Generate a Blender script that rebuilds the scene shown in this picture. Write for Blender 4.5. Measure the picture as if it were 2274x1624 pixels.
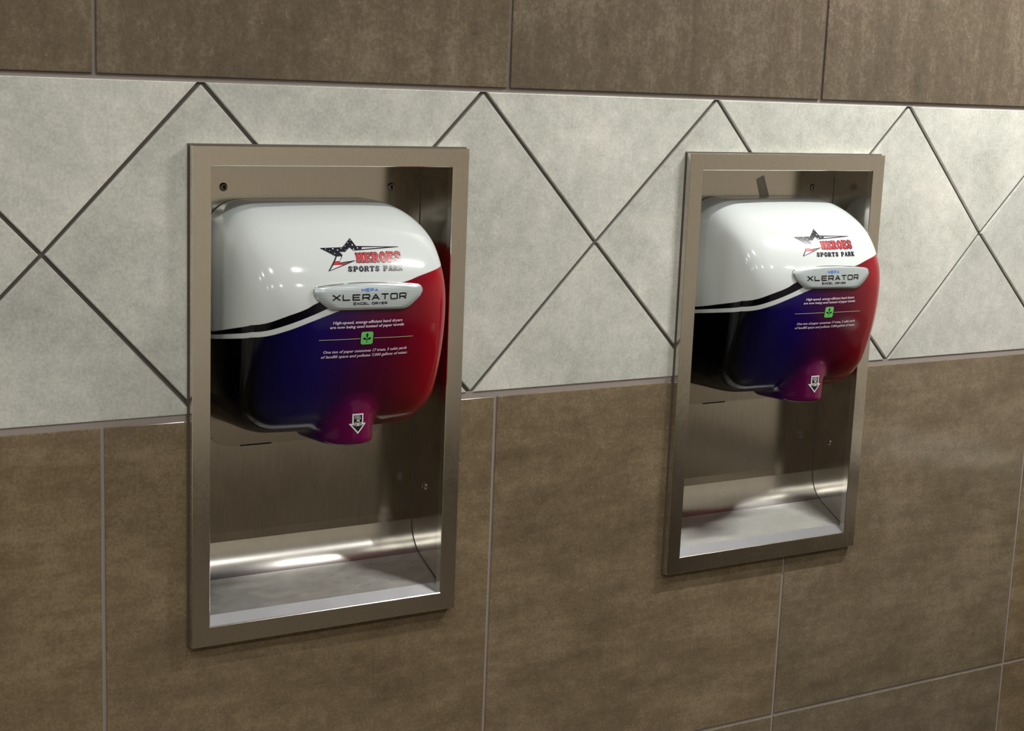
import bpy, bmesh, math, random, itertools
import numpy as np
from mathutils import Matrix, Vector
from mathutils.geometry import tessellate_polygon

for o in list(bpy.data.objects):
    bpy.data.objects.remove(o, do_unlink=True)
sc = bpy.context.scene
COL = sc.collection
random.seed(7)
ZB = 1.2255            # height of the lower edge of the pale tile band above the floor

# ------------------------------------------------------------------ camera
cam_d = bpy.data.cameras.new('camera')
cam = bpy.data.objects.new('camera', cam_d); COL.objects.link(cam)
RIGHT = Vector((0.820778, -0.569902, 0.039177))
DOWN = Vector((-0.090767, -0.197819, -0.976027))
FWD = Vector((0.563990, 0.797546, -0.214093))
m = Matrix.Identity(4)
for i in range(3):
    m[i][0] = RIGHT[i]; m[i][1] = -DOWN[i]; m[i][2] = -FWD[i]
m[0][3], m[1][3], m[2][3] = -1.0166, -2.1564, 0.4511 + ZB
cam.matrix_world = m
cam_d.sensor_width = 36.0
cam_d.lens = 4000.0 / 2274.0 * 36.0
cam_d.shift_y = 239.0 / 2274.0
cam_d.clip_start = 0.05
sc.camera = cam

# ------------------------------------------------------------------ world and view
w = bpy.data.worlds.new('world'); sc.world = w; w.use_nodes = True
w.node_tree.nodes['Background'].inputs[0].default_value = (1.0, 0.95, 0.88, 1)
w.node_tree.nodes['Background'].inputs[1].default_value = 0.02
vs = sc.view_settings
vs.view_transform = 'Standard'; vs.look = 'None'; vs.gamma = 1.0
vs.use_curve_mapping = False
vs.exposure = 0.40
DOWNLIGHT_W = 150.0     # emission strengths of the ceiling fittings
STRIP_W = 330.0

# ------------------------------------------------------------------ material helpers
class NT:
    def __init__(s, name):
        s.m = bpy.data.materials.new(name); s.m.use_nodes = True
        s.t = s.m.node_tree; s.b = s.t.nodes['Principled BSDF']
    def n(s, typ, **kw):
        nd = s.t.nodes.new(typ)
        for k, v in kw.items():
            if k.startswith('i_'):
                key = k[2:]
                nd.inputs[int(key) if key.isdigit() else key].default_value = v
            else:
                setattr(nd, k, v)
        return nd
    def l(s, a, b):
        s.t.links.new(a, b)
    def math(s, op, a, b=None, c=None, clamp=False):
        nd = s.n('ShaderNodeMath', operation=op); nd.use_clamp = clamp
        for i, v in enumerate((a, b, c)):
            if v is None: continue
            if isinstance(v, (int, float)): nd.inputs[i].default_value = v
            else: s.l(v, nd.inputs[i])
        return nd.outputs[0]
    def mix(s, f, a, b, blend='MIX'):
        nd = s.n('ShaderNodeMix', data_type='RGBA', blend_type=blend)
        for i, v in ((0, f), (6, a), (7, b)):
            if isinstance(v, (int, float)): nd.inputs[i].default_value = v
            elif isinstance(v, tuple): nd.inputs[i].default_value = v if len(v) == 4 else v + (1,)
            else: s.l(v, nd.inputs[i])
        return nd.outputs[2]
    def ramp(s, f, stops, interp='LINEAR'):
        nd = s.n('ShaderNodeValToRGB'); r = nd.color_ramp; r.interpolation = interp
        while len(r.elements) < len(stops): r.elements.new(0.5)
        for e, (p, c) in zip(r.elements, stops):
            e.position = p; e.color = c if len(c) == 4 else tuple(c) + (1,)
        s.l(f, nd.inputs[0]); return nd.outputs[0]
    def set(s, **kw):
        for k, v in kw.items():
            s.b.inputs[k.replace('_', ' ')].default_value = v
        return s

def srgb(r, g, b):
    f = lambda c: (c / 255 / 12.92) if c / 255 <= .04045 else ((c / 255 + .055) / 1.055) ** 2.4
    return (f(r), f(g), f(b), 1)

def plain(name, col, rough=.5, metal=0., coat=0., spec=.5):
    t = NT(name)
    t.b.inputs['Base Color'].default_value = col
    t.b.inputs['Roughness'].default_value = rough
    t.b.inputs['Metallic'].default_value = metal
    t.b.inputs['Coat Weight'].default_value = coat
    t.b.inputs['Specular IOR Level'].default_value = spec
    return t.m

def stone(name, dark, mid, light, streak, rough, bump, grain=1.0, spec=.5):
    """Mottled porcelain: cloudy tone, streaks along the tile, fine speckle; shifted for each tile."""
    t = NT(name)
    geo = t.n('ShaderNodeNewGeometry'); oi = t.n('ShaderNodeObjectInfo')
    cb = t.n('ShaderNodeCombineXYZ')
    t.l(t.math('MULTIPLY', oi.outputs['Random'], 37.0), cb.inputs[0])
    t.l(t.math('MULTIPLY', oi.outputs['Random'], 91.0), cb.inputs[2])
    va = t.n('ShaderNodeVectorMath', operation='ADD'); t.l(geo.outputs['Position'], va.inputs[0]); t.l(cb.outputs[0], va.inputs[1])
    P = va.outputs[0]
    cl = t.n('ShaderNodeTexNoise', i_Scale=4.5, i_Detail=5.0, i_Roughness=.62); t.l(P, cl.inputs['Vector'])
    mp = t.n('ShaderNodeMapping'); mp.inputs['Scale'].default_value = streak; t.l(P, mp.inputs['Vector'])
    st = t.n('ShaderNodeTexNoise', i_Scale=6.0, i_Detail=7.0, i_Roughness=.72, i_Distortion=.15); t.l(mp.outputs[0], st.inputs['Vector'])
    fi = t.n('ShaderNodeTexNoise', i_Scale=230.0, i_Detail=3.0, i_Roughness=.7); t.l(P, fi.inputs['Vector'])
    me = t.n('ShaderNodeTexNoise', i_Scale=48.0, i_Detail=6.0, i_Roughness=.75); t.l(P, me.inputs['Vector'])
    f = t.math('ADD', t.math('MULTIPLY', cl.outputs[0], .42), t.math('MULTIPLY', st.outputs[0], .42))
    f = t.math('ADD', f, t.math('MULTIPLY', me.outputs[0], .30 * grain))
    f = t.math('ADD', f, t.math('MULTIPLY', fi.outputs[0], .34 * grain))
    f = t.math('SUBTRACT', f, .5 * (.84 + .64 * grain) - .5)
    c = t.ramp(f, [(.30, dark), (.50, mid), (.70, light)])
    # tiny pale flecks
    vo = t.n('ShaderNodeTexNoise', i_Scale=120.0, i_Detail=2.0); t.l(P, vo.inputs['Vector'])
    fl = t.math('MULTIPLY', t.math('SUBTRACT', vo.outputs[0], .70, clamp=True), 3.0)
    c = t.mix(fl, c, tuple(min(1, x * 1.7) for x in light[:3]) + (1,))
    # tone of the single tile
    hv = t.n('ShaderNodeHueSaturation'); t.l(c, hv.inputs['Color'])
    t.l(t.math('ADD', t.math('MULTIPLY', oi.outputs['Random'], .14), .93), hv.inputs['Value'])
    t.l(t.math('ADD', t.math('MULTIPLY', oi.outputs['Random'], .25), .88), hv.inputs['Saturation'])
    t.l(hv.outputs[0], t.b.inputs['Base Color'])
    t.l(t.math('ADD', t.math('MULTIPLY', me.outputs[0], .06), rough - .03), t.b.inputs['Roughness'])
    t.b.inputs['Specular IOR Level'].default_value = spec
    bp = t.n('ShaderNodeBump', i_Strength=bump, i_Distance=.0006); t.l(f, bp.inputs['Height']); t.l(bp.outputs[0], t.b.inputs['Normal'])
    return t.m

def steel(name, col, rough, brush=(1, 1, 60), bstr=.08, var=.10):
    """Brushed stainless sheet with smudges."""
    t = NT(name)
    tc = t.n('ShaderNodeTexCoord')
    mp = t.n('ShaderNodeMapping'); mp.inputs['Scale'].default_value = brush; t.l(tc.outputs['Object'], mp.inputs['Vector'])
    br = t.n('ShaderNodeTexNoise', i_Scale=26.0, i_Detail=4.0, i_Roughness=.7); t.l(mp.outputs[0], br.inputs['Vector'])
    sm = t.n('ShaderNodeTexNoise', i_Scale=14.0, i_Detail=5.0, i_Roughness=.65); t.l(tc.outputs['Object'], sm.inputs['Vector'])
    r = t.math('ADD', t.math('MULTIPLY', sm.outputs[0], var), rough - var / 2)
    r = t.math('ADD', r, t.math('MULTIPLY', t.math('SUBTRACT', br.outputs[0], .5), .12 if bstr > 0 else 0.0), clamp=True)
    t.l(r, t.b.inputs['Roughness'])
    c = t.mix(br.outputs[0], tuple(x * .86 for x in col[:3]), tuple(min(1, x * 1.1) for x in col[:3]))
    t.l(c, t.b.inputs['Base Color'])
    t.b.inputs['Metallic'].default_value = 1.0
    bp = t.n('ShaderNodeBump', i_Strength=bstr, i_Distance=.0004); t.l(br.outputs[0], bp.inputs['Height']); t.l(bp.outputs[0], t.b.inputs['Normal'])
    return t.m

def emit(name, col, strength):
    t = NT(name)
    t.b.inputs['Base Color'].default_value = (0.8, 0.8, 0.8, 1)
    t.b.inputs['Emission Color'].default_value = col
    t.b.inputs['Emission Strength'].default_value = strength
    return t.m

M = {}
M['brown'] = stone('brown_porcelain', srgb(91, 80, 63), srgb(125, 111, 90), srgb(162, 147, 123), (1, 1, 4.0), .10, .04, 1.0)
M['brown_v'] = stone('brown_porcelain_upright', srgb(84, 74, 60), srgb(112, 99, 82), srgb(148, 135, 116), (4.0, 1, .8), .12, .04, 1.0)
M['pale'] = stone('pale_porcelain', srgb(172, 175, 167), srgb(209, 211, 204), srgb(242, 240, 233), (1.3, 1, 1.5), .42, .2, 1.1)
M['grout'] = plain('light_grout', srgb(158, 149, 145), .9)
M['grout_dark'] = plain('dark_grout', srgb(96, 90, 84), .9)
M['frame'] = steel('brushed_frame_steel', (.80, .765, .695), .18, (6, 6, 6), .008, .10)
M['sheet'] = steel('brushed_sheet_steel', (.68, .645, .58), .17, (30, 1, 1), .012)
M['shelf'] = steel('scuffed_shelf_steel', (.68, .685, .645), .38, (2, 5, 5), .008, .05)
M['cove'] = steel('polished_cove_steel', (.74, .73, .70), .25, (2, 2, 2), .0, .0)
M['lip'] = steel('ground_lip_steel', (.22, .22, .23), .55, (60, 4, 4), .15)
M['screw'] = plain('screw_steel', (.38, .35, .30, 1), .3, 1)
M['black'] = plain('black_recess', (.006, .006, .006, 1), .5)
M['caulk'] = plain('grey_caulk', srgb(92, 86, 80), .8)
M['reflection_paint'] = plain('grey_reflection', srgb(205, 198, 186), .4)  # grey of the reflection painted on the right back panel
M['plate'] = steel('plate_steel', (.52, .48, .42), .20, (40, 1, 1), .04)
M['chrome'] = plain('chrome', (.8, .8, .8, 1), .08, 1)
M['ink_navy'] = plain('navy_ink', srgb(22, 26, 44), .25, 0, .5)
M['ink_black'] = plain('black_ink', (.006, .006, .008, 1), .25, 0, .3)
M['ink_red'] = plain('red_ink', srgb(214, 44, 56), .25, 0, .5)
M['ink_white'] = plain('white_ink', (.82, .82, .83, 1), .25, 0, .5)
M['ink_blue'] = plain('blue_ink', srgb(60, 125, 215), .3)
M['ink_pale'] = plain('pale_lilac_ink', srgb(226, 208, 226), .35)
M['ink_rule'] = plain('cream_green_ink', srgb(196, 208, 150), .35)
M['ink_green'] = plain('green_ink', srgb(112, 208, 112), .35)
M['paint'] = plain('warm_wall_paint', srgb(230, 222, 208), .6)
M['wainscot'] = stone('wainscot_porcelain', srgb(74, 62, 48), srgb(92, 79, 62), srgb(108, 95, 77), (1, 1, 2), .35, .2)
M['ceiling'] = plain('white_ceiling_paint', srgb(225, 220, 210), .8)
M['floor'] = stone('floor_porcelain', srgb(62, 54, 45), srgb(76, 67, 56), srgb(90, 80, 68), (1, 1, 1), .35, .2)
M['counter'] = stone('counter_quartz', srgb(70, 64, 56), srgb(92, 85, 75), srgb(112, 104, 92), (1, 1, 1), .2, .05)
M['china'] = plain('white_china', srgb(232, 230, 224), .15)
M['trim'] = plain('white_trim', srgb(235, 232, 226), .4)
M['led'] = emit('led_lens', (1.0, .98, .925, 1), DOWNLIGHT_W)
M['led_strip'] = emit('led_strip_lens', (1.0, .98, .93, 1), STRIP_W)

# ------------------------------------------------------------------ mesh helpers
def link(name, me, mat=None, parent=None, loc=(0, 0, 0)):
    o = bpy.data.objects.new(name, me); COL.objects.link(o)
    o.location = loc
    if parent is not None: o.parent = parent
    if mat is not None:
        for mm in (mat if isinstance(mat, (list, tuple)) else [mat]): me.materials.append(mm)
    return o
def from_bm(name, bm, mat, parent=None, loc=(0, 0, 0), smooth=False):
    me = bpy.data.meshes.new(name)
    bmesh.ops.recalc_face_normals(bm, faces=bm.faces[:])
    bm.to_mesh(me); bm.free()
    if smooth:
        for p in me.polygons: p.use_smooth = True
    return link(name, me, mat, parent, loc)
def from_py(name, V, F, mat, parent=None, loc=(0, 0, 0), smooth=False, mi=None):
    me = bpy.data.meshes.new(name)
    me.from_pydata([tuple(map(float, v)) for v in V], [], [tuple(map(int, f)) for f in F]); me.update()
    if smooth:
        for p in me.polygons: p.use_smooth = True
    o = link(name, me, mat, parent, loc)
    if mi is not None:
        for p, k in zip(me.polygons, mi): p.material_index = k
    return o
def box(bm, x0, x1, y0, y1, z0, z1, mi=0):
    v = [bm.verts.new(c) for c in itertools.product((x0, x1), (y0, y1), (z0, z1))]
    for q in ((0, 1, 3, 2), (4, 6, 7, 5), (0, 4, 5, 1), (2, 3, 7, 6), (0, 2, 6, 4), (1, 5, 7, 3)):
        f = bm.faces.new([v[i] for i in q]); f.material_index = mi
def bevel_all(bm, wd, seg=2):
    bmesh.ops.bevel(bm, geom=bm.edges[:], offset=wd, segments=seg, affect='EDGES', profile=.5)
def empty(name, loc, label=None, cat=None, group=None):
    o = bpy.data.objects.new(name, None); COL.objects.link(o); o.location = loc; o.empty_display_size = .05
    if label: o['label'] = label
    if cat: o['category'] = cat
    if group: o['group'] = group
    return o
def structure(o, label=None):
    o['kind'] = 'structure'
    if label: o['label'] = label
    return o
def lathe(bm, prof, n=24, axis='Z', c=(0, 0, 0)):
    """Surface of revolution; prof is a list of (radius, height)."""
    rings = []
    for r, h in prof:
        if r < 1e-6:
            rings.append([(0, 0, h)])
        else:
            rings.append([(r * math.cos(2 * math.pi * k / n), r * math.sin(2 * math.pi * k / n), h) for k in range(n)])
    def tr(p):
        x, y, z = p
        if axis == 'Y': x, y, z = x, -z, y          # height runs towards -Y
        if axis == 'X': x, y, z = -z, x, y          # height runs towards -X
        return bm.verts.new((x + c[0], y + c[1], z + c[2]))
    R = [[tr(p) for p in ring] for ring in rings]
    for a, b in zip(R, R[1:]):
        if len(a) == 1 and len(b) == 1: continue
        for k in range(n):
            if len(a) == 1: bm.faces.new((a[0], b[k], b[(k + 1) % n]))
            elif len(b) == 1: bm.faces.new((a[k], a[(k + 1) % n], b[0]))
            else: bm.faces.new((a[k], a[(k + 1) % n], b[(k + 1) % n], b[k]))

# ------------------------------------------------------------------ recess data (x centre, top of frame above the band)
REC = [(0.1931, 0.3517), (1.0244, 0.3494)]
FW, FH, FR = .4236, .6723, .0268          # frame outer width, height and rail width
CUT = [(cx - .203, cx + .203, zt - FH + .010, zt - .010) for cx, zt in REC]

# ------------------------------------------------------------------ room shell
X0, X1, Y1, HC = -3.3, 3.7, -4.3, 2.80
bm = bmesh.new()
xs = sorted({X0, X1} | {v for c in CUT for v in c[:2]})
zc = sorted({-ZB, .0015, .4305, HC - ZB} | {v for c in CUT for v in c[2:]})
for a, b in zip(xs, xs[1:]):
    for p, q in zip(zc, zc[1:]):
        mx, mz = (a + b) / 2, (p + q) / 2
        if any(c[0] < mx < c[1] and c[2] < mz < c[3] for c in CUT): continue
        band = 0 < mz < .4305
        box(bm, a, b, .0045 if band else .0016, .16, p + ZB, q + ZB, 1 if band else 0)
wall = structure(from_bm('wall_back', bm, [M['grout'], M['grout_dark']]), 'tiled wall with a pale diamond band and two recessed hand dryers')

def slab(name, x0, x1, y0, y1, z0, z1, mat):
    b = bmesh.new(); box(b, x0, x1, y0, y1, z0, z1)
    return structure(from_bm(name, b, mat))
slab('floor', X0 - .1, X1 + .1, Y1 - .1, .16, -.1, 0, M['floor'])
slab('ceiling', X0 - .1, X1 + .1, Y1 - .1, .16, HC, HC + .1, M['ceiling'])
def lined_wall(name, parts):
    b = bmesh.new()
    for p in parts: box(b, *p)
    structure(from_bm(name, b, [M['paint'], M['wainscot']]))
ZW = .22                # dark tiled skirting under the painted walls
lined_wall('wall_left', [(X0 - .1, X0, Y1, .16, 0, ZW, 1), (X0 - .1, X0, Y1, .16, ZW, HC, 0)])
lined_wall('wall_right', [(X1, X1 + .1, Y1, .16, 0, ZW, 1), (X1, X1 + .1, Y1, .16, ZW, HC, 0)])
lined_wall('wall_front', [(X0 - .1, .9, Y1 - .1, Y1, 0, HC, 1), (.9, X1 + .1, Y1 - .1, Y1, 0, ZW, 1), (.9, X1 + .1, Y1 - .1, Y1, ZW, HC, 0)])

def inset_poly(P, d):
    """Shrink a convex polygon (counter-clockwise) by d."""
    n = len(P); out = []
    for i in range(n):
        a, b, c = Vector(P[i - 1]), Vector(P[i]), Vector(P[(i + 1) % n])
        e1 = (b - a).normalized(); e2 = (c - b).normalized()
        n1 = Vector((-e1.y, e1.x)); n2 = Vector((-e2.y, e2.x))
        out.append(b + (n1 + n2) * (d / (1 + n1.dot(n2))))
    return out

def tile(P, gap, mat, y=0.0):
    """One wall tile from its corner points (x, z above band foot), cut where it meets a recess."""
    Q = inset_poly(P, gap)
    bm = bmesh.new()
    bm.faces.new([bm.verts.new((q[0], 0, q[1])) for q in Q])
    for c in CUT:
        xs_ = [q[0] for q in Q]; zs_ = [q[1] for q in Q]
        if max(xs_) < c[0] or min(xs_) > c[1] or max(zs_) < c[2] or min(zs_) > c[3]: continue
        for co, no in (((c[0], 0, 0), (1, 0, 0)), ((c[1], 0, 0), (1, 0, 0)), ((0, 0, c[2]), (0, 0, 1)), ((0, 0, c[3]), (0, 0, 1))):
            bmesh.ops.bisect_plane(bm, geom=bm.verts[:] + bm.edges[:] + bm.faces[:], plane_co=co, plane_no=no)
        dead = [f for f in bm.faces if c[0] < f.calc_center_median().x < c[1] and c[2] < f.calc_center_median().z < c[3]]
        bmesh.ops.delete(bm, geom=dead, context='FACES')
    if not bm.faces: bm.free(); return
    if len(bm.faces) > 1:
        bmesh.ops.dissolve_limit(bm, angle_limit=.02, verts=bm.verts[:], edges=bm.edges[:])
    cx = sum(q[0] for q in Q) / len(Q); cz = sum(q[1] for q in Q) / len(Q)
    ex = bmesh.ops.extrude_face_region(bm, geom=bm.faces[:])
    nv = [g for g in ex['geom'] if isinstance(g, bmesh.types.BMVert)]
    for v in nv: v.co.y += .009
    front = [e for e in bm.edges if all(abs(v.co.y) < 1e-6 for v in e.verts) and
             any(abs(f.normal.y) < .5 for f in e.link_faces)]
    bm.normal_update()
    front = [e for e in bm.edges if all(abs(v.co.y) < 1e-6 for v in e.verts) and
             any(abs(f.normal.y) < .5 for f in e.link_faces)]
    bmesh.ops.bevel(bm, geom=front, offset=.0011, segments=2, affect='EDGES', profile=.5)
    for v in bm.verts: v.co.x -= cx; v.co.z -= cz
    from_bm('tile', bm, mat, wall, (cx, y, cz + ZB))

# pale diamonds and the triangles above and below them
PT = .4325
top = {k: -.0005 + k * PT for k in range(-8, 10)}
top.update({0: -.0011, 1: .4336, 2: .8688, 3: 1.2960})
bot = {k: -.0035 + k * PT for k in range(-8, 10)}
bot.update({1: .4277, 2: .8600, 3: 1.2913})
mid = {k: .2140 + k * PT for k in range(-8, 10)}
mid.update({-1: -.2148, 1: .6446, 2: 1.074, 3: 1.5015})
ZM, ZTP, ZBT, G = .2150, .4318, -.0008, .0030
for k in range(-7, 9):
    L, R = mid[k - 1], mid[k]
    if L < X0 or R > X1: continue
    tile([(bot[k], ZBT), (R, ZM), (top[k], ZTP), (L, ZM)], G, M['pale'])
for k in range(-7, 8):
    if mid[k] - PT / 2 < X0 or mid[k] + PT / 2 > X1: continue
    tile([(top[k], ZTP + .001), (mid[k], ZM), (top[k + 1], ZTP + .001)], G * .8, M['pale'])
    tile([(bot[k], ZBT - .001), (bot[k + 1], ZBT - .001), (mid[k], ZM)], G * .8, M['pale'])

# big brown tiles: columns share their joints above and below the band
TB = .6115
jb = {0: -.1384, 1: .4739, 2: 1.0834, 3: 1.6849}
jt = {0: -.1450, 1: .4745, 2: 1.0882, 3: 1.695}
for k in range(-5, 9):
    jb.setdefault(k, -.1384 + k * TB if k < 0 else 1.6849 + (k - 3) * TB)
    jt.setdefault(k, -.1450 + k * TB if k < 0 else 1.695 + (k - 3) * TB)
rows_low = [(-.0085 + .0026, -.6123), (-.6123, -ZB)]
rows_up = [(.4372 - .0026, 1.0487), (1.0487, HC - ZB)]
for k in range(-5, 8):
    for (zu, zl) in rows_low:
        a, b = max(jb[k], X0), min(jb[k + 1], X1)
        if b - a > .05:
            tile([(a, zl), (b, zl), (b, zu), (a, zu)], .0026, M['brown'])
    for (zl, zu) in rows_up:
        a, b = max(jt[k], X0), min(jt[k + 1], X1)
        if b - a > .05:
            tile([(a, zl), (b, zl), (b, zu), (a, zu)], .0026, M['brown_v'], -.0022)

# ------------------------------------------------------------------ stainless recess housings
PROF = [(.0815, .30), (.0815, .05), (.0815, -.19), (.0812, -.203), (.0798, -.213), (.0770, -.2235), (.0725, -.2335), (.0660, -.2425), (.0580, -.2495),
        (.0500, -.2548), (.0300, -.2657), (.0015, -.2812)]
LIPP = [(.0015, -.2812), (-.0095, -.2942), (-.0095, -.300)]

def screw(parent, loc, axis):
    b = bmesh.new()
    lathe(b, [(.0058, -.0005), (.0058, .0008), (.0052, .0020), (.0038, .0027), (.0026, .0029), (.0024, .0016), (0, .0016)], 20, axis)
    s = from_bm('screw', b, M['screw'], parent, loc, True)
    b = bmesh.new()
    lathe(b, [(.0023, .0017), (.0023, .0019), (0, .0019)], 6, axis)
    from_bm('screw_socket', b, M['black'], s)

def housing(cx, zt, label, has_reflection):
    root = empty('dryer_recess', (cx, 0, ZB), label, 'wall recess', 'steel dryer recesses')
    zb = zt - FH
    hw = FW / 2
    def loop(ox, oz_t, oz_b, y): return [(-ox, y, oz_b), (ox, y, oz_b), (ox, y, oz_t), (-ox, y, oz_t)]
    def ring(name, loops, mat):
        V = [p for l in loops for p in l]; F = []
        for i in range(len(loops) - 1):
            for k in range(4):
                F.append((i * 4 + k, i * 4 + (k + 1) % 4, i * 4 + 4 + (k + 1) % 4, i * 4 + 4 + k))
        b = bmesh.new(); vv = [b.verts.new(v) for v in V]
        for f in F: b.faces.new([vv[i] for i in f])
        return from_bm(name, b, mat, root)
    s = .0008
    ring('frame', [loop(hw, zt, zb, -.0015), loop(hw, zt, zb, -.012 + s), loop(hw - s, zt - s, zb + s, -.012),
                   loop(hw - FR + s, zt - FR + s + .001, zb + FR - s, -.012), loop(hw - FR, zt - FR + .001, zb + FR, -.012 + s),
                   loop(hw - FR, zt - FR + .001, zb + FR, -.001), loop(hw - FR + .004, zt - FR + .004, zb + FR - .002, .0)], M['frame'])
    ring('caulk', [loop(hw + .0022, zt + .0022, zb - .0010, .003), loop(hw + .0016, zt + .0018, zb - .0006, -.0012), loop(hw - .006, zt - .006, zb + .006, -.0016)], M['caulk'])
    bw = .1905
    def sheet(name, prof, mat, x0=-bw + .0011, x1=bw - .0011):
        V = [(x, y, z) for y, z in prof for x in (x0, x1)]
        return from_py(name, V, [(2 * i, 2 * i + 1, 2 * i + 3, 2 * i + 2) for i in range(len(prof) - 1)], mat, root)
    dz = zt - .3517
    pr = [(y, z + dz) for y, z in PROF]; pr[0] = (.0815, zt - .006)
    bp = sheet('back_panel', pr[:4], M['sheet'])
    sh = sheet('drip_shelf', pr[3:], [M['shelf'], M['cove']])
    for i, f in enumerate(sh.data.polygons): f.material_index = 1 if i < 5 else 0
    for f in sh.data.polygons: f.use_smooth = True
    sheet('shelf_lip', [(y, z + dz) for y, z in LIPP], M['lip'])
    for sx in (-1, 1):
        b = bmesh.new(); box(b, sx * bw, sx * (bw + .0015), -.001, .083, zb + .016, zt - .006)
        from_bm('side_panel', b, M['sheet'], root)
        b = bmesh.new(); box(b, sx * (bw - .0012), sx * bw, .006, .081, zt - .0425, zt - .006)
        from_bm('side_flange', b, M['sheet'], root)
    b = bmesh.new(); box(b, -bw, bw, -.001, .083, zt - .0075, zt - .006)
    from_bm('top_panel', b, M['sheet'], root)
    for x, z in ((-.1230, .2925), (.1405, .2925), (-.1262, .1116)):
        screw(root, (x, .0815, z + dz), 'Y')
    screw(root, (bw, .046, -.145 + dz), 'X')
    if has_reflection:  # thin plate standing in for a dark reflection on the back panel
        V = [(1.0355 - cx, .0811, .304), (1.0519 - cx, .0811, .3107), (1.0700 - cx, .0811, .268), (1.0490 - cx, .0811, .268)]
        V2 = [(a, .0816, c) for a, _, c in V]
        from_py('reflection_strip', V + V2, [(0, 1, 2, 3), (7, 6, 5, 4), (0, 4, 5, 1), (1, 5, 6, 2), (2, 6, 7, 3), (3, 7, 4, 0)], M['reflection_paint'], root)['label'] = 'slanted grey strip, a painted reflection above the dryer'
    return root
housing(*REC[0], 'larger, nearer stainless steel recess with two screws showing above the dryer', False)
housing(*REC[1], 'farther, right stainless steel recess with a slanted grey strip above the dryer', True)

# ------------------------------------------------------------------ hand dryer: cover as a smooth implicit surface
HW_, ZT_, ZBOT_, YB_ = .1555, .2765, -.0335, .0795
Q = dict(rt=.060, rb=.056, front=-.1045, cx=.0265, ct=.105, cb=.052, z0=.140, k=.070, kn=.020, ny=-.0435, nr=.0400, nz0=-.0433, nz1=.000)
def smax(a, b, k):
    h = np.maximum(k - np.abs(a - b), 0) / k
    return np.maximum(a, b) + h * h * h * k / 6
def sdf(x, y, z):
    c = (ZT_ + ZBOT_) / 2; h = (ZT_ - ZBOT_) / 2; zz = z - c
    r = np.where(zz > 0, Q['rt'], Q['rb'])
    qx = np.abs(x) - HW_ + r; qz = np.abs(zz) - h + r
    a = np.minimum(np.maximum(qx, qz), 0) + np.sqrt(np.maximum(qx, 0) ** 2 + np.maximum(qz, 0) ** 2) - r
    up = np.maximum(z - Q['z0'], 0) / (ZT_ - Q['z0']); dn = np.maximum(Q['z0'] - z, 0) / (Q['z0'] - ZBOT_)
    yf = Q['front'] + Q['cx'] * (np.abs(x) / HW_) ** 2.2 + Q['ct'] * up ** 2.2 + Q['cb'] * dn ** 2
    b = smax(a, (yf - y) * .92, Q['k'])
    dz = np.maximum(z - Q['nz1'], 0) * .9
    n = np.sqrt(x * x + np.minimum(y - Q['ny'], 0) ** 2 + dz * dz) - Q['nr']
    n = smax(n, Q['nz0'] - z, .012); n = smax(n, y - .02, .02)
    d = -smax(-b, -n, Q['kn'])
    return smax(d, y - YB_, .002)
def nets(f, lo, hi, h):
    """Surface nets over a regular grid."""
    n = [int(np.ceil((hi[i] - lo[i]) / h)) + 1 for i in range(3)]
    G3 = np.meshgrid(*[lo[i] + h * np.arange(n[i]) for i in range(3)], indexing='ij')
    v = f(*G3); s = v < 0
    cn = [q - 1 for q in n]
    acc = np.zeros(cn + [3]); cnt = np.zeros(cn)
    I = np.stack(np.meshgrid(*[np.arange(q) for q in cn], indexing='ij'), -1).astype(float)
    for a in range(3):
        o = [i for i in range(3) if i != a]
        for u, t in itertools.product((0, 1), (0, 1)):
            d0 = [0, 0, 0]; d0[o[0]] = u; d0[o[1]] = t; d1 = list(d0); d1[a] = 1
            A = v[tuple(slice(d0[i], d0[i] + cn[i]) for i in range(3))]
            B = v[tuple(slice(d1[i], d1[i] + cn[i]) for i in range(3))]
            mk = (A < 0) != (B < 0); tt = np.where(mk, A / np.where(mk, A - B, 1), 0)
            pt = I + np.array(d0); pt[..., a] += tt
            acc += pt * mk[..., None]; cnt += mk
    act = cnt > 0; idx = -np.ones(cn, int); idx[act] = np.arange(act.sum())
    V = np.array(lo) + h * (acc[act] / cnt[act][:, None]); F = []
    for a in range(3):
        b, c = (a + 1) % 3, (a + 2) % 3
        s0 = [slice(None)] * 3; s0[a] = slice(0, n[a] - 1); s1 = list(s0); s1[a] = slice(1, n[a])
        mk = s[tuple(s0)] != s[tuple(s1)]
        E = np.argwhere(mk); fl = s[tuple(s0)][mk]
        ok = (E[:, b] > 0) & (E[:, c] > 0) & (E[:, b] < n[b] - 1) & (E[:, c] < n[c] - 1); E = E[ok]; fl = fl[ok]
        def g(db, dc):
            e = E.copy(); e[:, b] -= db; e[:, c] -= dc; return idx[e[:, 0], e[:, 1], e[:, 2]]
        q = np.stack([g(1, 1), g(0, 1), g(0, 0), g(1, 0)], 1)
        q[~fl] = q[~fl][:, ::-1]; F.append(q)
    return V, np.concatenate(F)
def grad(V, e=2e-4):
    return np.stack([(sdf(*(V + d).T) - sdf(*(V - d).T)) / (2 * e) for d in np.eye(3) * e], 1)
def front_y(x, z):
    """Depth of the cover's front at (x, z)."""
    x = np.asarray(x, float); z = np.asarray(z, float)
    b = np.full(x.shape, .08); fnd = np.zeros(x.shape, bool)
    for y in np.arange(-.13, .081, .004):
        mk = (~fnd) & (sdf(x, np.full(x.shape, y), z) < 0); b[mk] = y; fnd |= mk
    a = b - .004
    for _ in range(18):
        c = (a + b) / 2; mk = sdf(x, c, z) < 0; b = np.where(mk, c, b); a = np.where(mk, a, c)
    return b

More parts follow.
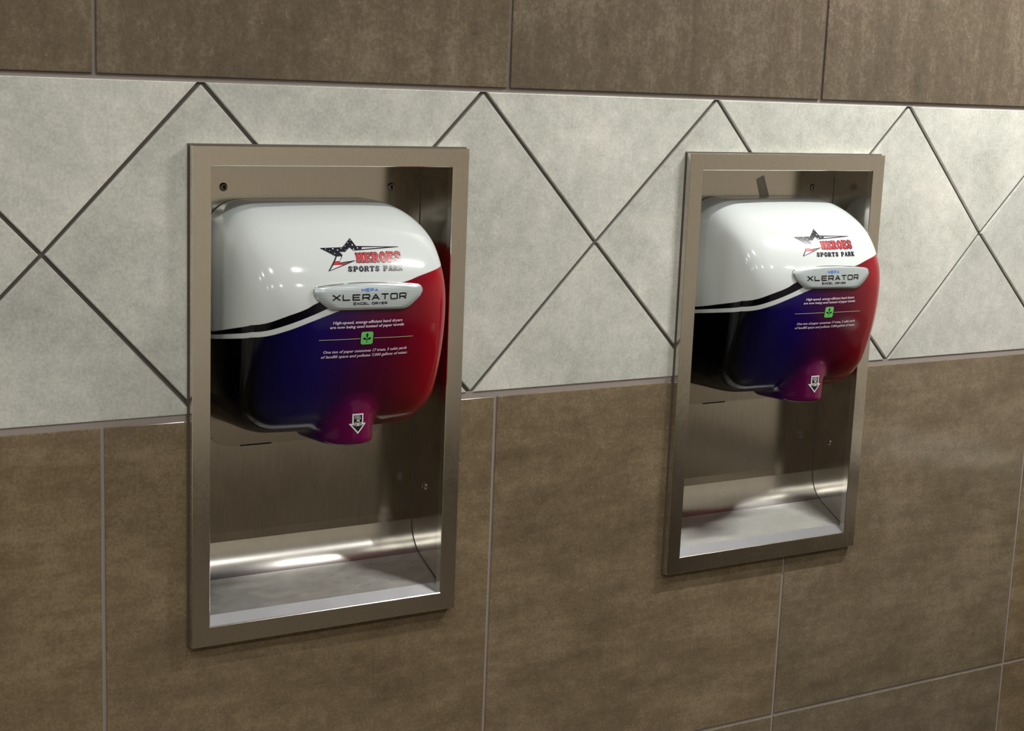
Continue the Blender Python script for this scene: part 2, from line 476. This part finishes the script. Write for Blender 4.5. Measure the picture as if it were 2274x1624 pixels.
def cover_material():
    """Gloss cover: white above, black swoosh and white stripe, then black-navy-plum-red along the width."""
    t = NT('printed_cover')
    tc = t.n('ShaderNodeTexCoord'); sp = t.n('ShaderNodeSeparateXYZ'); t.l(tc.outputs['Object'], sp.inputs[0])
    x, y, z = sp.outputs
    wrap = t.math('MULTIPLY', t.math('MAXIMUM', t.math('ADD', y, .06), 0.0), .8)
    u = t.math('ADD', x, t.math('MULTIPLY', t.math('SIGN', x), wrap))
    un = t.math('MULTIPLY_ADD', u, 1 / .56, .5)                 # -0.28..0.28 -> 0..1
    def curve(pts):
        nd = t.n('ShaderNodeFloatCurve'); cv = nd.mapping.curves[0]
        P = [((a + .28) / .56, b / .3) for a, b in pts]
        cv.points[0].location = P[0]; cv.points[1].location = P[-1]
        for q in P[1:-1]: cv.points.new(*q)
        nd.mapping.update(); t.l(un, nd.inputs['Value'])
        return t.math('MULTIPLY', nd.outputs[0], .3)
    c1 = curve([(-.28, .096), (-.234, .104), (-.187, .1155), (-.142, .1268), (-.1135, .1383), (-.088, .1478), (-.0725, .1555), (0, .172), (.0615, .1786), (.0915, .1855), (.134, .1932), (.19, .203), (.28, .214)])
    c2 = curve([(-.28, .092), (-.234, .0993), (-.187, .1082), (-.142, .1172), (-.113, .127), (-.079, .1397), (-.059, .1478), (-.02, .163), (.06, .19), (.28, .23)])
    c3 = curve([(-.28, .086), (-.234, .0935), (-.187, .1018), (-.142, .1100), (-.113, .1192), (-.079, .1318), (-.0425, .1445), (.0, .158), (.06, .178), (.28, .21)])
    def above(c): return t.math('MULTIPLY_ADD', t.math('SUBTRACT', z, c), 1 / .0008, .5, True)
    grad_ = t.ramp(un, [(.0, (.0006, .0006, .001)), (.235, (.0008, .0008, .002)), (.31, (.005, .003, .070)), (.38, (.010, .004, .105)), (.44, (.026, .003, .072)),
                        (.50, (.060, .003, .036)), (.58, (.100, .003, .022)), (.66, (.20, .003, .012)), (.74, (.37, .004, .014)), (1, (.40, .004, .014))])
    swoosh = t.ramp(un, [(.30, (.0012, .0012, .003)), (.42, (.008, .006, .018)), (.6, (.02, .008, .02))])
    white = (.72, .775, .785)
    # nozzle carries a brighter magenta
    nx = t.math('DIVIDE', x, .056); nz = t.math('DIVIDE', t.math('SUBTRACT', z, -.030), .062); ny = t.math('LESS_THAN', y, .01)
    rr = t.math('SQRT', t.math('ADD', t.math('MULTIPLY', nx, nx), t.math('MULTIPLY', nz, nz)))
    nf = t.math('MULTIPLY', t.math('MULTIPLY_ADD', rr, -2.2, 2.2, True), ny)
    nozz = t.ramp(un, [(.41, (.05, .003, .05)), (.50, (.13, .004, .060)), (.56, (.19, .005, .05)), (.62, (.17, .004, .03))])
    base = t.mix(nf, grad_, nozz)
    stripe = t.math('MULTIPLY', above(c3), t.math('SUBTRACT', 1.0, above(c2)))
    stripe = t.math('MULTIPLY', stripe, t.math('LESS_THAN', u, 0.0))
    low = t.mix(above(c2), t.mix(stripe, base, white), swoosh)
    right = t.math('GREATER_THAN', u, 0.0)
    low = t.mix(right, low, base)
    col = t.mix(above(c1), low, white)
    t.l(col, t.b.inputs['Base Color'])
    t.set(Roughness=.12, Coat_Weight=0.0, Specular_IOR_Level=.32)
    return t.m
M['cover'] = cover_material()

def badge_material():
    t = NT('ribbed_silver'); tc = t.n('ShaderNodeTexCoord'); sp = t.n('ShaderNodeSeparateXYZ'); t.l(tc.outputs['Object'], sp.inputs[0])
    s = t.math('SINE', t.math('MULTIPLY', sp.outputs[2], 2 * math.pi / .0020))
    f = t.math('MULTIPLY_ADD', s, .9, .75, True)
    t.l(t.mix(f, srgb(150, 160, 164), srgb(214, 224, 228)), t.b.inputs['Base Color'])
    t.set(Metallic=.35, Roughness=.3)
    return t.m
M['badge'] = badge_material()

class Decal:
    """Flat print laid on the cover: polygons and strokes in (x, z), each with a material slot."""
    def __init__(s): s.V = []; s.F = []; s.MI = []; s.O = []
    def tri(s, pts, mi=0, off=0., seg=.004):
        """Polygon, triangulated and split until it can follow the curved cover."""
        bm = bmesh.new(); vv = [bm.verts.new((p[0], 0, p[1])) for p in pts]
        for a in tessellate_polygon([[Vector((p[0], p[1], 0)) for p in pts]]):
            try: bm.faces.new([vv[i] for i in a])
            except ValueError: pass
        for _ in range(6):
            ed = [e for e in bm.edges if e.calc_length() > seg]
            if not ed: break
            bmesh.ops.subdivide_edges(bm, edges=ed, cuts=1); bmesh.ops.triangulate(bm, faces=bm.faces[:])
        b0 = len(s.V); bm.verts.index_update()
        for v in bm.verts: s.V.append((v.co.x, v.co.z)); s.O.append(off)
        for f in bm.faces: s.F.append([b0 + v.index for v in f.verts]); s.MI.append(mi)
        bm.free()
    def stroke(s, pts, wd, mi=0, off=0., cap=0.):
        for (a, b) in zip(pts, pts[1:]):
            a = Vector(a); b = Vector(b); d = (b - a)
            if d.length < 1e-9: continue
            u = d.normalized(); n = Vector((-u.y, u.x)) * wd / 2
            a2 = a - u * cap; b2 = b + u * cap
            k = max(1, int((b2 - a2).length / .004 + .99))
            i0 = len(s.V)
            for j in range(k + 1):
                c = a2.lerp(b2, j / k); s.V += [tuple(c - n), tuple(c + n)]; s.O += [off, off]
            for j in range(k):
                s.F.append([i0 + 2 * j, i0 + 2 * j + 2, i0 + 2 * j + 3, i0 + 2 * j + 1]); s.MI.append(mi)
    def build(s, name, mats, parent, lift):
        A = np.array(s.V); y = front_y(A[:, 0], A[:, 1]) - lift - np.array(s.O)
        V = np.c_[A[:, 0], y, A[:, 1]]
        F = []
        for f in s.F:                                        # face the room (-Y)
            p, q, r = (V[i] for i in f[:3])
            F.append(f if np.cross(q - p, r - p)[1] < 0 else f[::-1])
        return from_py(name, V, F, mats, parent, mi=s.MI)

def arc(cx, cy, rx, ry, a0, a1, n=10):
    return [(cx + rx * math.cos(math.radians(a0 + (a1 - a0) * i / n)), cy + ry * math.sin(math.radians(a0 + (a1 - a0) * i / n))) for i in range(n + 1)]
# lettering: strokes in a unit cell, (points, weight)
WIDE = {
 'X': [[(0, 0), (1, 1)], [(0, 1), (1, 0)]],
 'L': [[(0, 1), (0, 0), (.95, 0)]],
 'E': [[(1, 1), (0, 1), (0, 0), (1, 0)], [(0, .5), (.9, .5)]],
 'R': [[(0, 0), (0, 1), (.85, 1), (1, .88), (1, .52), (.85, .4), (0, .4)], [(.55, .4), (1, 0)]],
 'A': [[(0, 0), (.5, 1), (1, 0)], [(.22, .3), (.78, .3)]],
 'T': [[(0, 1), (1, 1)], [(.5, 1), (.5, 0)]],
 'O': [[(.1, 0), (.9, 0), (1, .1), (1, .9), (.9, 1), (.1, 1), (0, .9), (0, .1), (.1, 0)]],
 'H': [[(0, 0), (0, 1)], [(1, 0), (1, 1)], [(0, .5), (1, .5)]],
 'P': [[(0, 0), (0, 1), (.85, 1), (1, .88), (1, .52), (.85, .4), (0, .4)]],
 'C': [[(1, 1), (.12, 1), (0, .88), (0, .12), (.12, 0), (1, 0)]],
 'D': [[(0, 0), (0, 1), (.8, 1), (1, .8), (1, .2), (.8, 0), (0, 0)]],
 'Y': [[(0, 1), (.5, .48), (1, 1)], [(.5, .48), (.5, 0)]],
 'F': [[(0, 0), (0, 1), (.95, 1)], [(0, .5), (.8, .5)]],
 'W': [[(0, 1), (.25, 0), (.5, .8), (.75, 0), (1, 1)]],
}
K, T_ = 1.0, .48        # heavy and thin weights of the slab letters
SLAB = {
 'H': [([(.22, 0), (.22, 1)], K), ([(.78, 0), (.78, 1)], K), ([(.22, .5), (.78, .5)], T_), ([(0, .06), (.42, .06)], T_), ([(0, .94), (.42, .94)], T_), ([(.58, .06), (1, .06)], T_), ([(.58, .94), (1, .94)], T_)],
 'E': [([(.26, 0), (.26, 1)], K), ([(0, .06), (.95, .06)], T_), ([(0, .94), (.92, .94)], T_), ([(.26, .5), (.66, .5)], T_), ([(.93, 0), (.93, .3)], T_), ([(.90, .7), (.90, 1)], T_), ([(.66, .36), (.66, .64)], T_)],
 'R': [([(.22, 0), (.22, 1)], K), ([(0, .06), (.44, .06)], T_), ([(0, .94), (.62, .94)], T_), (arc(.56, .72, .22, .22, 90, -90, 6), K * .8), ([(.22, .5), (.58, .5)], T_), ([(.56, .48), (.80, .08)], K * .85), ([(.70, .06), (1, .06)], T_)],
 'O': [(arc(.5, .5, .34, .42, 0, 360, 16), K * .9)],
 'S': [([(.86, .66), (.86, .92)], T_), (arc(.48, .73, .30, .20, 20, 250, 8) + arc(.52, .27, .30, .20, 80, -160, 8), K * .72), ([(.13, .08), (.13, .36)], T_)],
 'P': [([(.24, 0), (.24, 1)], K), ([(0, .06), (.5, .06)], T_), ([(0, .94), (.66, .94)], T_), (arc(.60, .70, .22, .24, 90, -90, 6), K * .8), ([(.24, .46), (.60, .46)], T_)],
 'T': [([(.5, 0), (.5, 1)], K), ([(.05, .93), (.95, .93)], T_), ([(.08, .68), (.08, 1)], T_), ([(.92, .68), (.92, 1)], T_), ([(.26, .06), (.74, .06)], T_)],
 'A': [([(.16, .04), (.46, .98)], T_ * 1.1), ([(.50, .98), (.80, .04)], K), ([(.28, .32), (.66, .32)], T_), ([(0, .06), (.34, .06)], T_), ([(.58, .06), (1, .06)], T_)],
 'K': [([(.22, 0), (.22, 1)], K), ([(0, .06), (.44, .06)], T_), ([(0, .94), (.44, .94)], T_), ([(.26, .44), (.76, .90)], T_ * 1.2), ([(.44, .56), (.80, .08)], K * .9), ([(.58, .94), (.96, .94)], T_), ([(.62, .06), (1, .06)], T_)],
}
def put(dec, word, font, quad, wd, gap, mi=0, off=0., grow=0.):
    """Letters of a word spread over a quad given as TL, TR, BR, BL in (x, z)."""
    TL, TR, BR, BL = map(Vector, quad)
    n = len(word); wl = [(.55 if c == ' ' else 1.0) for c in word]
    tot = sum(wl) + gap * (n - 1); pos = 0.0
    for ch, cw in zip(word, wl):
        if ch != ' ':
            for item in font[ch]:
                pts, wt = item if isinstance(item, tuple) else (item, 1.0)
                out = []
                for (a, b) in pts:
                    u = (pos + a * cw) / tot
                    out.append(tuple(BL.lerp(BR, u).lerp(TL.lerp(TR, u), b)))
                dec.stroke(out, wd * wt + grow, mi, off, wd * .12 + grow / 2 if wt >= 1 else grow / 2)
        pos += cw + gap

def small_text(dec, txt, x0, x1, zbase, xh, mi=0, shear=.2):
    """A line of slanted print with its left and right ends and cap height given."""
    cu = bpy.data.curves.new('t', 'FONT'); cu.body = txt; cu.resolution_u = 2; cu.offset = .028
    ob = bpy.data.objects.new('t', cu); COL.objects.link(ob)
    dg = bpy.context.evaluated_depsgraph_get(); dg.update()
    me = bpy.data.meshes.new_from_object(ob.evaluated_get(dg))
    C = np.array([v.co[:] for v in me.vertices]); sx = (x1 - x0) / (C[:, 0].max() - C[:, 0].min()); sz = xh / .70
    b0 = len(dec.V); mx = C[:, 0].min()
    for c in C:
        dec.V.append((x0 + (c[0] - mx) * sx + shear * c[1] * sz, zbase + c[1] * sz)); dec.O.append(0.)
    for p in me.polygons:
        dec.F.append([b0 + i for i in p.vertices]); dec.MI.append(mi)
    bpy.data.objects.remove(ob, do_unlink=True); bpy.data.meshes.remove(me); bpy.data.curves.remove(cu)

def make_dryer():
    root = empty('hand_dryer', (0, 0, 0))
    # cover
    V, F = nets(sdf, (-.160, -.116, -.052), (.160, .088, .286), .0032)
    for _ in range(4):
        g = grad(V); V = V - sdf(*V.T)[:, None] * g / np.maximum((g * g).sum(1, keepdims=True), .1)
    g = grad(V); N = g / np.linalg.norm(g, axis=1, keepdims=True)
    cv = from_py('cover', V, F, M['cover'], root, smooth=True)
    cv.data.normals_split_custom_set_from_vertices([tuple(map(float, n)) for n in N])
    cv['label'] = 'glossy cover, white above a curved stripe, fading from black through navy to red'
    # steel plate behind it
    P = []
    for (cx, cz, a0) in ((.108, -.026, -90), (.108, .222, 0), (-.108, .222, 90), (-.108, -.026, 180)):
        P += arc(cx, cz, .040, .040, a0, a0 + 90, 8)
    b = bmesh.new(); f = b.faces.new([b.verts.new((x, .0790, z)) for x, z in P])
    ex = bmesh.ops.extrude_face_region(b, geom=[f])
    for v in ex['geom']:
        if isinstance(v, bmesh.types.BMVert): v.co.y = .0814
    pl = from_bm('mounting_plate', b, M['plate'], root)
    b = bmesh.new(); box(b, -.094, -.046, .0780, .0800, -.0668, -.0652); from_bm('plate_slot', b, M['black'], pl)
    # nozzle mouth under the cover
    b = bmesh.new(); lathe(b, [(.024, 0), (.024, .0012), (.020, .0018), (.019, .0004), (0, .0004)], 28, 'Z'); 
    for v in b.verts: v.co = Vector((v.co.x, v.co.y - .050, -v.co.z - .0430))
    from_bm('nozzle_mouth', b, M['ink_black'], root)
    # badge
    OUT = [(-.0776, .1690), (-.0762, .1730), (-.0722, .1756), (-.0438, .1785), (-.0077, .1799), (.0299, .1787), (.0596, .1767), (.0835, .1740), (.0882, .1710), (.0888, .1660),
           (.0850, .1612), (.0781, .1558), (.0694, .1498), (.0620, .1459), (.0528, .1442), (.0257, .1448), (-.0015, .1455), (-.0465, .1463), (-.0552, .1473), (-.0636, .1516), (-.0705, .1570), (-.0755, .1632)]
    def spline(pts, m=4):
        n = len(pts); o = []
        for i in range(n):
            p0, p1, p2, p3 = (np.array(pts[(i + j - 1) % n]) for j in range(4))
            for s in range(m):
                t = s / m
                o.append(tuple(.5 * ((2 * p1) + (p2 - p0) * t + (2 * p0 - 5 * p1 + 4 * p2 - p3) * t * t + (3 * p1 - p0 - 3 * p2 + p3) * t ** 3)))
        return o
    S = spline(OUT); n = len(S); c = np.array([.0056, .1625])
    rings = [np.array(S)] + [c + (np.array(S) - c) * s for s in (1.0, .985, .8, .6, .4, .2)]
    lift = [-.001, .0022, .0032, .0034, .0034, .0034, .0034]
    BV = []; BF = []
    for R, lf in zip(rings, lift):
        y = front_y(R[:, 0], R[:, 1]) - lf; BV += [(a, b_, d) for (a, d), b_ in zip(R, y)]
    for i in range(len(rings) - 1):
        for k in range(n): BF.append((i * n + k, i * n + (k + 1) % n, (i + 1) * n + (k + 1) % n, (i + 1) * n + k))
    BF.append(tuple(range((len(rings) - 1) * n, len(rings) * n)))
    bd = from_py('badge', BV, BF, M['badge'], root, smooth=True); bd['label'] = 'ribbed silver badge'
    yy = front_y(rings[0][:, 0], rings[0][:, 1]); RV = []; RF = []
    for k in range(n):
        a = np.array(S[k]); d = np.array(S[(k + 1) % n]) - np.array(S[k - 1]); d = d / np.linalg.norm(d); nn = np.array([d[1], -d[0]])
        for q in range(6):
            an = q * math.pi / 3
            RV.append((a[0] + nn[0] * .0009 * math.cos(an), yy[k] - .0014 + .0014 * math.sin(an), a[1] + nn[1] * .0009 * math.cos(an)))
    for k in range(n):
        for q in range(6): RF.append((k * 6 + q, ((k + 1) % n) * 6 + q, ((k + 1) % n) * 6 + (q + 1) % 6, k * 6 + (q + 1) % 6))
    from_py('badge_rim', RV, RF, M['chrome'], bd, smooth=True)
    d = Decal(); put(d, 'XLERATOR', WIDE, [(-.0528, .1653), (.0592, .1645), (.0586, .1578), (-.0534, .1586)], .00165, .40, 0)
    d.stroke(arc(.0618, .1654, .0005, .0005, 0, 360, 6), .0003)
    put(d, 'HEPA', WIDE, [(-.0095, .1726), (.0146, .1722), (.0144, .1690), (-.0098, .1693)], .0009, .45, 1)
    put(d, 'EXCEL DRYER', WIDE, [(-.0234, .1549), (.0274, .1542), (.0273, .1518), (-.0236, .1523)], .0008, .38, 0)
    d.build('badge_lettering', [M['ink_black'], M['ink_blue']], bd, .0038)
    # star emblem with words
    d = Decal()
    STAR = [(-.0531, .2232), (-.0206, .2237), (-.0033, .2344), (.0003, .2249), (.0675, .2227), (.0063, .2203), (-.0061, .2198), (-.0100, .2239), (-.0191, .2185), (-.0284, .2189), (-.0249, .2146),
            (-.0336, .2050), (-.0087, .2076), (-.0329, .2005), (-.0516, .1952), (-.0349, .2132)]
    d.tri(STAR, 0)
    d.stroke(STAR + STAR[:1], .0005, 0)
    d.tri([(.0084, .2232), (.0455, .2228), (.0071, .2212)], 1, .00015)
    d.tri([(-.0340, .2127), (-.0276, .2129), (-.0318, .2074), (-.0385, .2072)], 1, .00015)
    d.tri([(-.0390, .2068), (-.0322, .2069), (-.0350, .2041), (-.0187, .2054), (-.0273, .2029), (-.0422, .2029)], 2, .00015)
    d.tri([(-.0428, .2024), (-.0290, .2024), (-.0330, .2012), (-.0492, .1963)], 1, .00015)
    for i, (a, b_) in enumerate([(-.0044, .2322), (-.0096, .2292), (-.0044, .2264), (-.0162, .2253), (.0016, .2228), (-.0234, .2225), (-.0460, .2221), (-.0355, .2223), (-.0412, .2200), (-.0294, .2206), (-.0355, .2166), (-.0172, .2205), (-.0052, .2210)]):
        r = (.0009, .0008, .0013, .0007, .0012)[i % 5]
        d.tri([(a + (r if j % 2 == 0 else r * .6) * math.sin(j * math.pi / 5), b_ + (r if j % 2 == 0 else r * .6) * .85 * math.cos(j * math.pi / 5)) for j in range(10)], 1, .00015)
    d.build('star_emblem', [M['ink_navy'], M['ink_white'], M['ink_red']], root, .0006)
    d = Decal()
    HQ = [(-.0050, .2160), (.0668, .2168), (.0640, .2046), (-.0070, .2056)]
    put(d, 'HEROES', SLAB, HQ, .0034, .10, 0, 0., .0013)
    put(d, 'HEROES', SLAB, HQ, .0034, .10, 1, .00015)
    put(d, 'SPORTS PARK', SLAB, [(-.0222, .2004), (.0640, .1997), (.0622, .1933), (-.0243, .1943)], .0026, .12, 0)
    d.build('emblem_lettering', [M['ink_navy'], M['ink_red']], root, .0006)
    # small print and leaf mark
    d = Decal()
    small_text(d, 'High-speed, energy-efficient hand dryers', -.0516, .0545, .1268, .0036)
    small_text(d, 'are now being used instead of paper towels.', -.0557, .0585, .1209, .0036)
    d.build('small_print', [M['ink_pale']], root, .0006); d = Decal()
    small_text(d, 'One ton of paper consumes 17 trees, 3 cubic yards', -.0630, .0660, .0878, .0036)
    small_text(d, 'of landfill space and pollutes 7,000 gallons of water.', -.0653, .0685, .0812, .0036)
    d.build('small_print', [M['ink_pale']], root, .0006)
    d = Decal(); d.stroke([(-.0700, .1060), (-.0105, .1062)], .0007); d.build('rule_line', [M['ink_rule']], root, .0006)
    d = Decal(); d.stroke([(.0108, .1060), (.0748, .1050)], .0007)
    d.build('rule_line', [M['ink_rule']], root, .0006)
    d = Decal(); P = []
    for (sx, sz, a0) in ((1, 1, 0), (-1, 1, 90), (-1, -1, 180), (1, -1, 270)): P += arc(sx * .0064, .1065 + sz * .0058, .0028, .0028, a0, a0 + 90, 4)
    d.tri(P, 0)
    def leaf(cx, cz, ang, ln, wd):
        o = []
        for k in range(12):
            t = k / 12 * 2 * math.pi; a = ln / 2 * math.cos(t); b_ = wd / 2 * math.sin(t) * (1 - .35 * abs(math.cos(t)))
            o.append((cx + a * math.cos(ang) - b_ * math.sin(ang), cz + a * math.sin(ang) + b_ * math.cos(ang)))
        d.tri(o, 1, .00015)
    leaf(0, .1104, math.pi / 2, .0060, .0034); leaf(-.0036, .1058, math.radians(160), .0054, .0030); leaf(.0036, .1058, math.radians(20), .0054, .0030)
    d.stroke([(0, .1080), (.0002, .1000)], .0007, 1, .00015); d.stroke([(-.0015, .1050), (0, .1040), (.0015, .1050)], .0005, 1, .00015)
    d.build('leaf_mark', [M['ink_green'], M['ink_black']], root, .0006)['label'] = 'green rounded square with a dark three-leaf sprig'
    # arrow on the nozzle
    d = Decal()
    A = [(-.0080, .0005), (.0080, .0005), (.0080, -.0130), (.0122, -.0130), (0, -.0262), (-.0122, -.0130), (-.0080, -.0130)]
    d.tri(A, 0); d.stroke(A + A[:1], .0011, 0, 0, .0005)
    d.tri([(-.0063, -.0010), (.0063, -.0010), (.0063, -.0146), (.0088, -.0146), (0, -.0240), (-.0088, -.0146), (-.0063, -.0146)], 1, .00015)
    for wd_, x, z0, z1 in (('FEEL', .0047, -.0022, -.0062), ('THE', .0024, -.0074, -.0100), ('POWER', .0056, -.0114, -.0158)):
        put(d, wd_, WIDE, [(-x, z0), (x, z0), (x, z1), (-x, z1)], .00062, .45, 0, .0003)
    d.build('arrow_decal', [M['ink_white'], M['ink_black']], root, .0006)['label'] = 'black arrow with white outline pointing down'
    return root

def copy_tree(o, parent=None):
    c = o.copy(); COL.objects.link(c); c.parent = parent
    for ch in list(o.children): copy_tree(ch, c)
    return c
d1 = make_dryer(); d1.location = (.1910, 0, ZB)
d2 = copy_tree(d1); d2.location = (1.0415, 0, ZB)
for o, lab in ((d1, 'white, navy and red hand dryer in the larger, nearer recess on the left'), (d2, 'white, navy and red hand dryer in the farther recess, under the painted grey reflection')):
    o['label'] = lab; o['category'] = 'hand dryer'; o['group'] = 'recessed hand dryers'

# ------------------------------------------------------------------ vanity to the right of the dryers (seen mirrored in the polished tiles)
def vanity():
    x0, x1, y0, y1, zt = 1.98, 2.72, -2.30, -.24, .845
    bx, by, ra, rb_ = 2.27, -.72, .17, .20
    r = empty('wash_counter', (x0, y1, 0), 'grey wash counter with rounded cut-out standing right of the dryers', 'counter')
    L = lambda x, y, z: (x - x0, y - y1, z)
    n = 40; b = bmesh.new()
    inner = [(bx + ra * math.cos(2 * math.pi * k / n), by + rb_ * math.sin(2 * math.pi * k / n)) for k in range(n)]
    def edge(k):                                         # the same direction carried out to the counter's rim
        a = 2 * math.pi * k / n; c, s_ = math.cos(a), math.sin(a); t = 9
        if c > 1e-6: t = min(t, (x1 - bx) / c)
        if c < -1e-6: t = min(t, (x0 - bx) / c)
        if s_ > 1e-6: t = min(t, (y1 - by) / s_)
        if s_ < -1e-6: t = min(t, (y0 - by) / s_)
        return (bx + c * t, by + s_ * t)
    outer = [edge(k) for k in range(n)]
    R = [[b.verts.new(L(x, y, z)) for x, y in P] for P, z in ((inner, zt - .03), (inner, zt), (outer, zt), (outer, zt - .06))]
    for A, B in zip(R, R[1:]):
        for k in range(n): b.faces.new((A[k], A[(k + 1) % n], B[(k + 1) % n], B[k]))
    from_bm('worktop', b, M['counter'], r)
    for yy in (y0 + .12, y1 - .12):
        b = bmesh.new(); box(b, .04, x1 - x0 - .04, yy - y1 - .02, yy - y1 + .02, 0, zt - .05); from_bm('support', b, M['wainscot'], r)
    s_ = empty('wash_basin', (bx, by, zt), 'white oval basin set into the wash counter', 'basin')
    b = bmesh.new(); P = []
    for t, d in ((1.0, 0.), (.97, -.012), (.9, -.06), (.72, -.11), (.4, -.135), (.1, -.14)):
        P.append([b.verts.new((ra * .995 * t * math.cos(2 * math.pi * k / n), rb_ * .995 * t * math.sin(2 * math.pi * k / n), d)) for k in range(n)])
    for A, B in zip(P, P[1:]):
        for k in range(n): b.faces.new((A[k], B[k], B[(k + 1) % n], A[(k + 1) % n]))
    b.faces.new(P[-1]); from_bm('bowl', b, M['china'], s_, (0, 0, 0), True)
    b = bmesh.new(); lathe(b, [(.022, 0), (.022, .004), (.014, .005), (0, .004)], 20); from_bm('drain', b, M['chrome'], s_, (0, 0, -.140), True)
    f = empty('faucet', (bx + .26, by - .06, zt), 'chrome faucet behind the oval basin', 'faucet')
    b = bmesh.new(); lathe(b, [(.028, 0), (.026, .01), (.018, .016), (.017, .12), (.012, .128), (0, .13)], 20); from_bm('faucet_body', b, M['chrome'], f, (0, 0, 0), True)
    b = bmesh.new(); box(b, -.15, -.005, -.013, .013, .088, .108); bevel_all(b, .004); from_bm('spout', b, M['chrome'], f)
vanity()

# ------------------------------------------------------------------ ceiling lights of the room
def downlight(x, y):
    r = empty('ceiling_downlight', (x, y, HC), 'round recessed ceiling downlight with white trim ring', 'ceiling light', 'ceiling downlights')
    if downlight.proto is None:
        b = bmesh.new(); lathe(b, [(.080, .0), (.080, -.006), (.068, -.010), (.056, -.004), (.056, .0)], 32); tr = from_bm('trim_ring', b, M['trim'], r, (0, 0, 0), True)
        b = bmesh.new(); lathe(b, [(.056, -.003), (0, -.003)], 32); ln = from_bm('lens', b, M['led'], r)
        downlight.proto = (tr, ln)
    else:
        for p in downlight.proto:
            c = p.copy(); COL.objects.link(c); c.parent = r
    return r
downlight.proto = None
for xx in (-2.50, -1.55, -.60, .35):
    downlight(xx, -1.15)
for xx in (-2.50, -1.55, -.60, .35, 1.30, 2.25):
    downlight(xx, -2.40)
def strip_light(x, y, ln, rz):
    r = empty('linear_ceiling_light', (x, y, HC), 'long slim linear ceiling light', 'ceiling light'); r.rotation_euler.z = rz
    b = bmesh.new(); box(b, -ln / 2 - .012, ln / 2 + .012, -.035, .035, -.055, 0); bevel_all(b, .004); from_bm('light_body', b, M['trim'], r)
    b = bmesh.new(); box(b, -ln / 2, ln / 2, -.018, .018, -.062, -.0552); from_bm('diffuser', b, M['led_strip'], r)
strip_light(1.78, -.68, .72, 0)
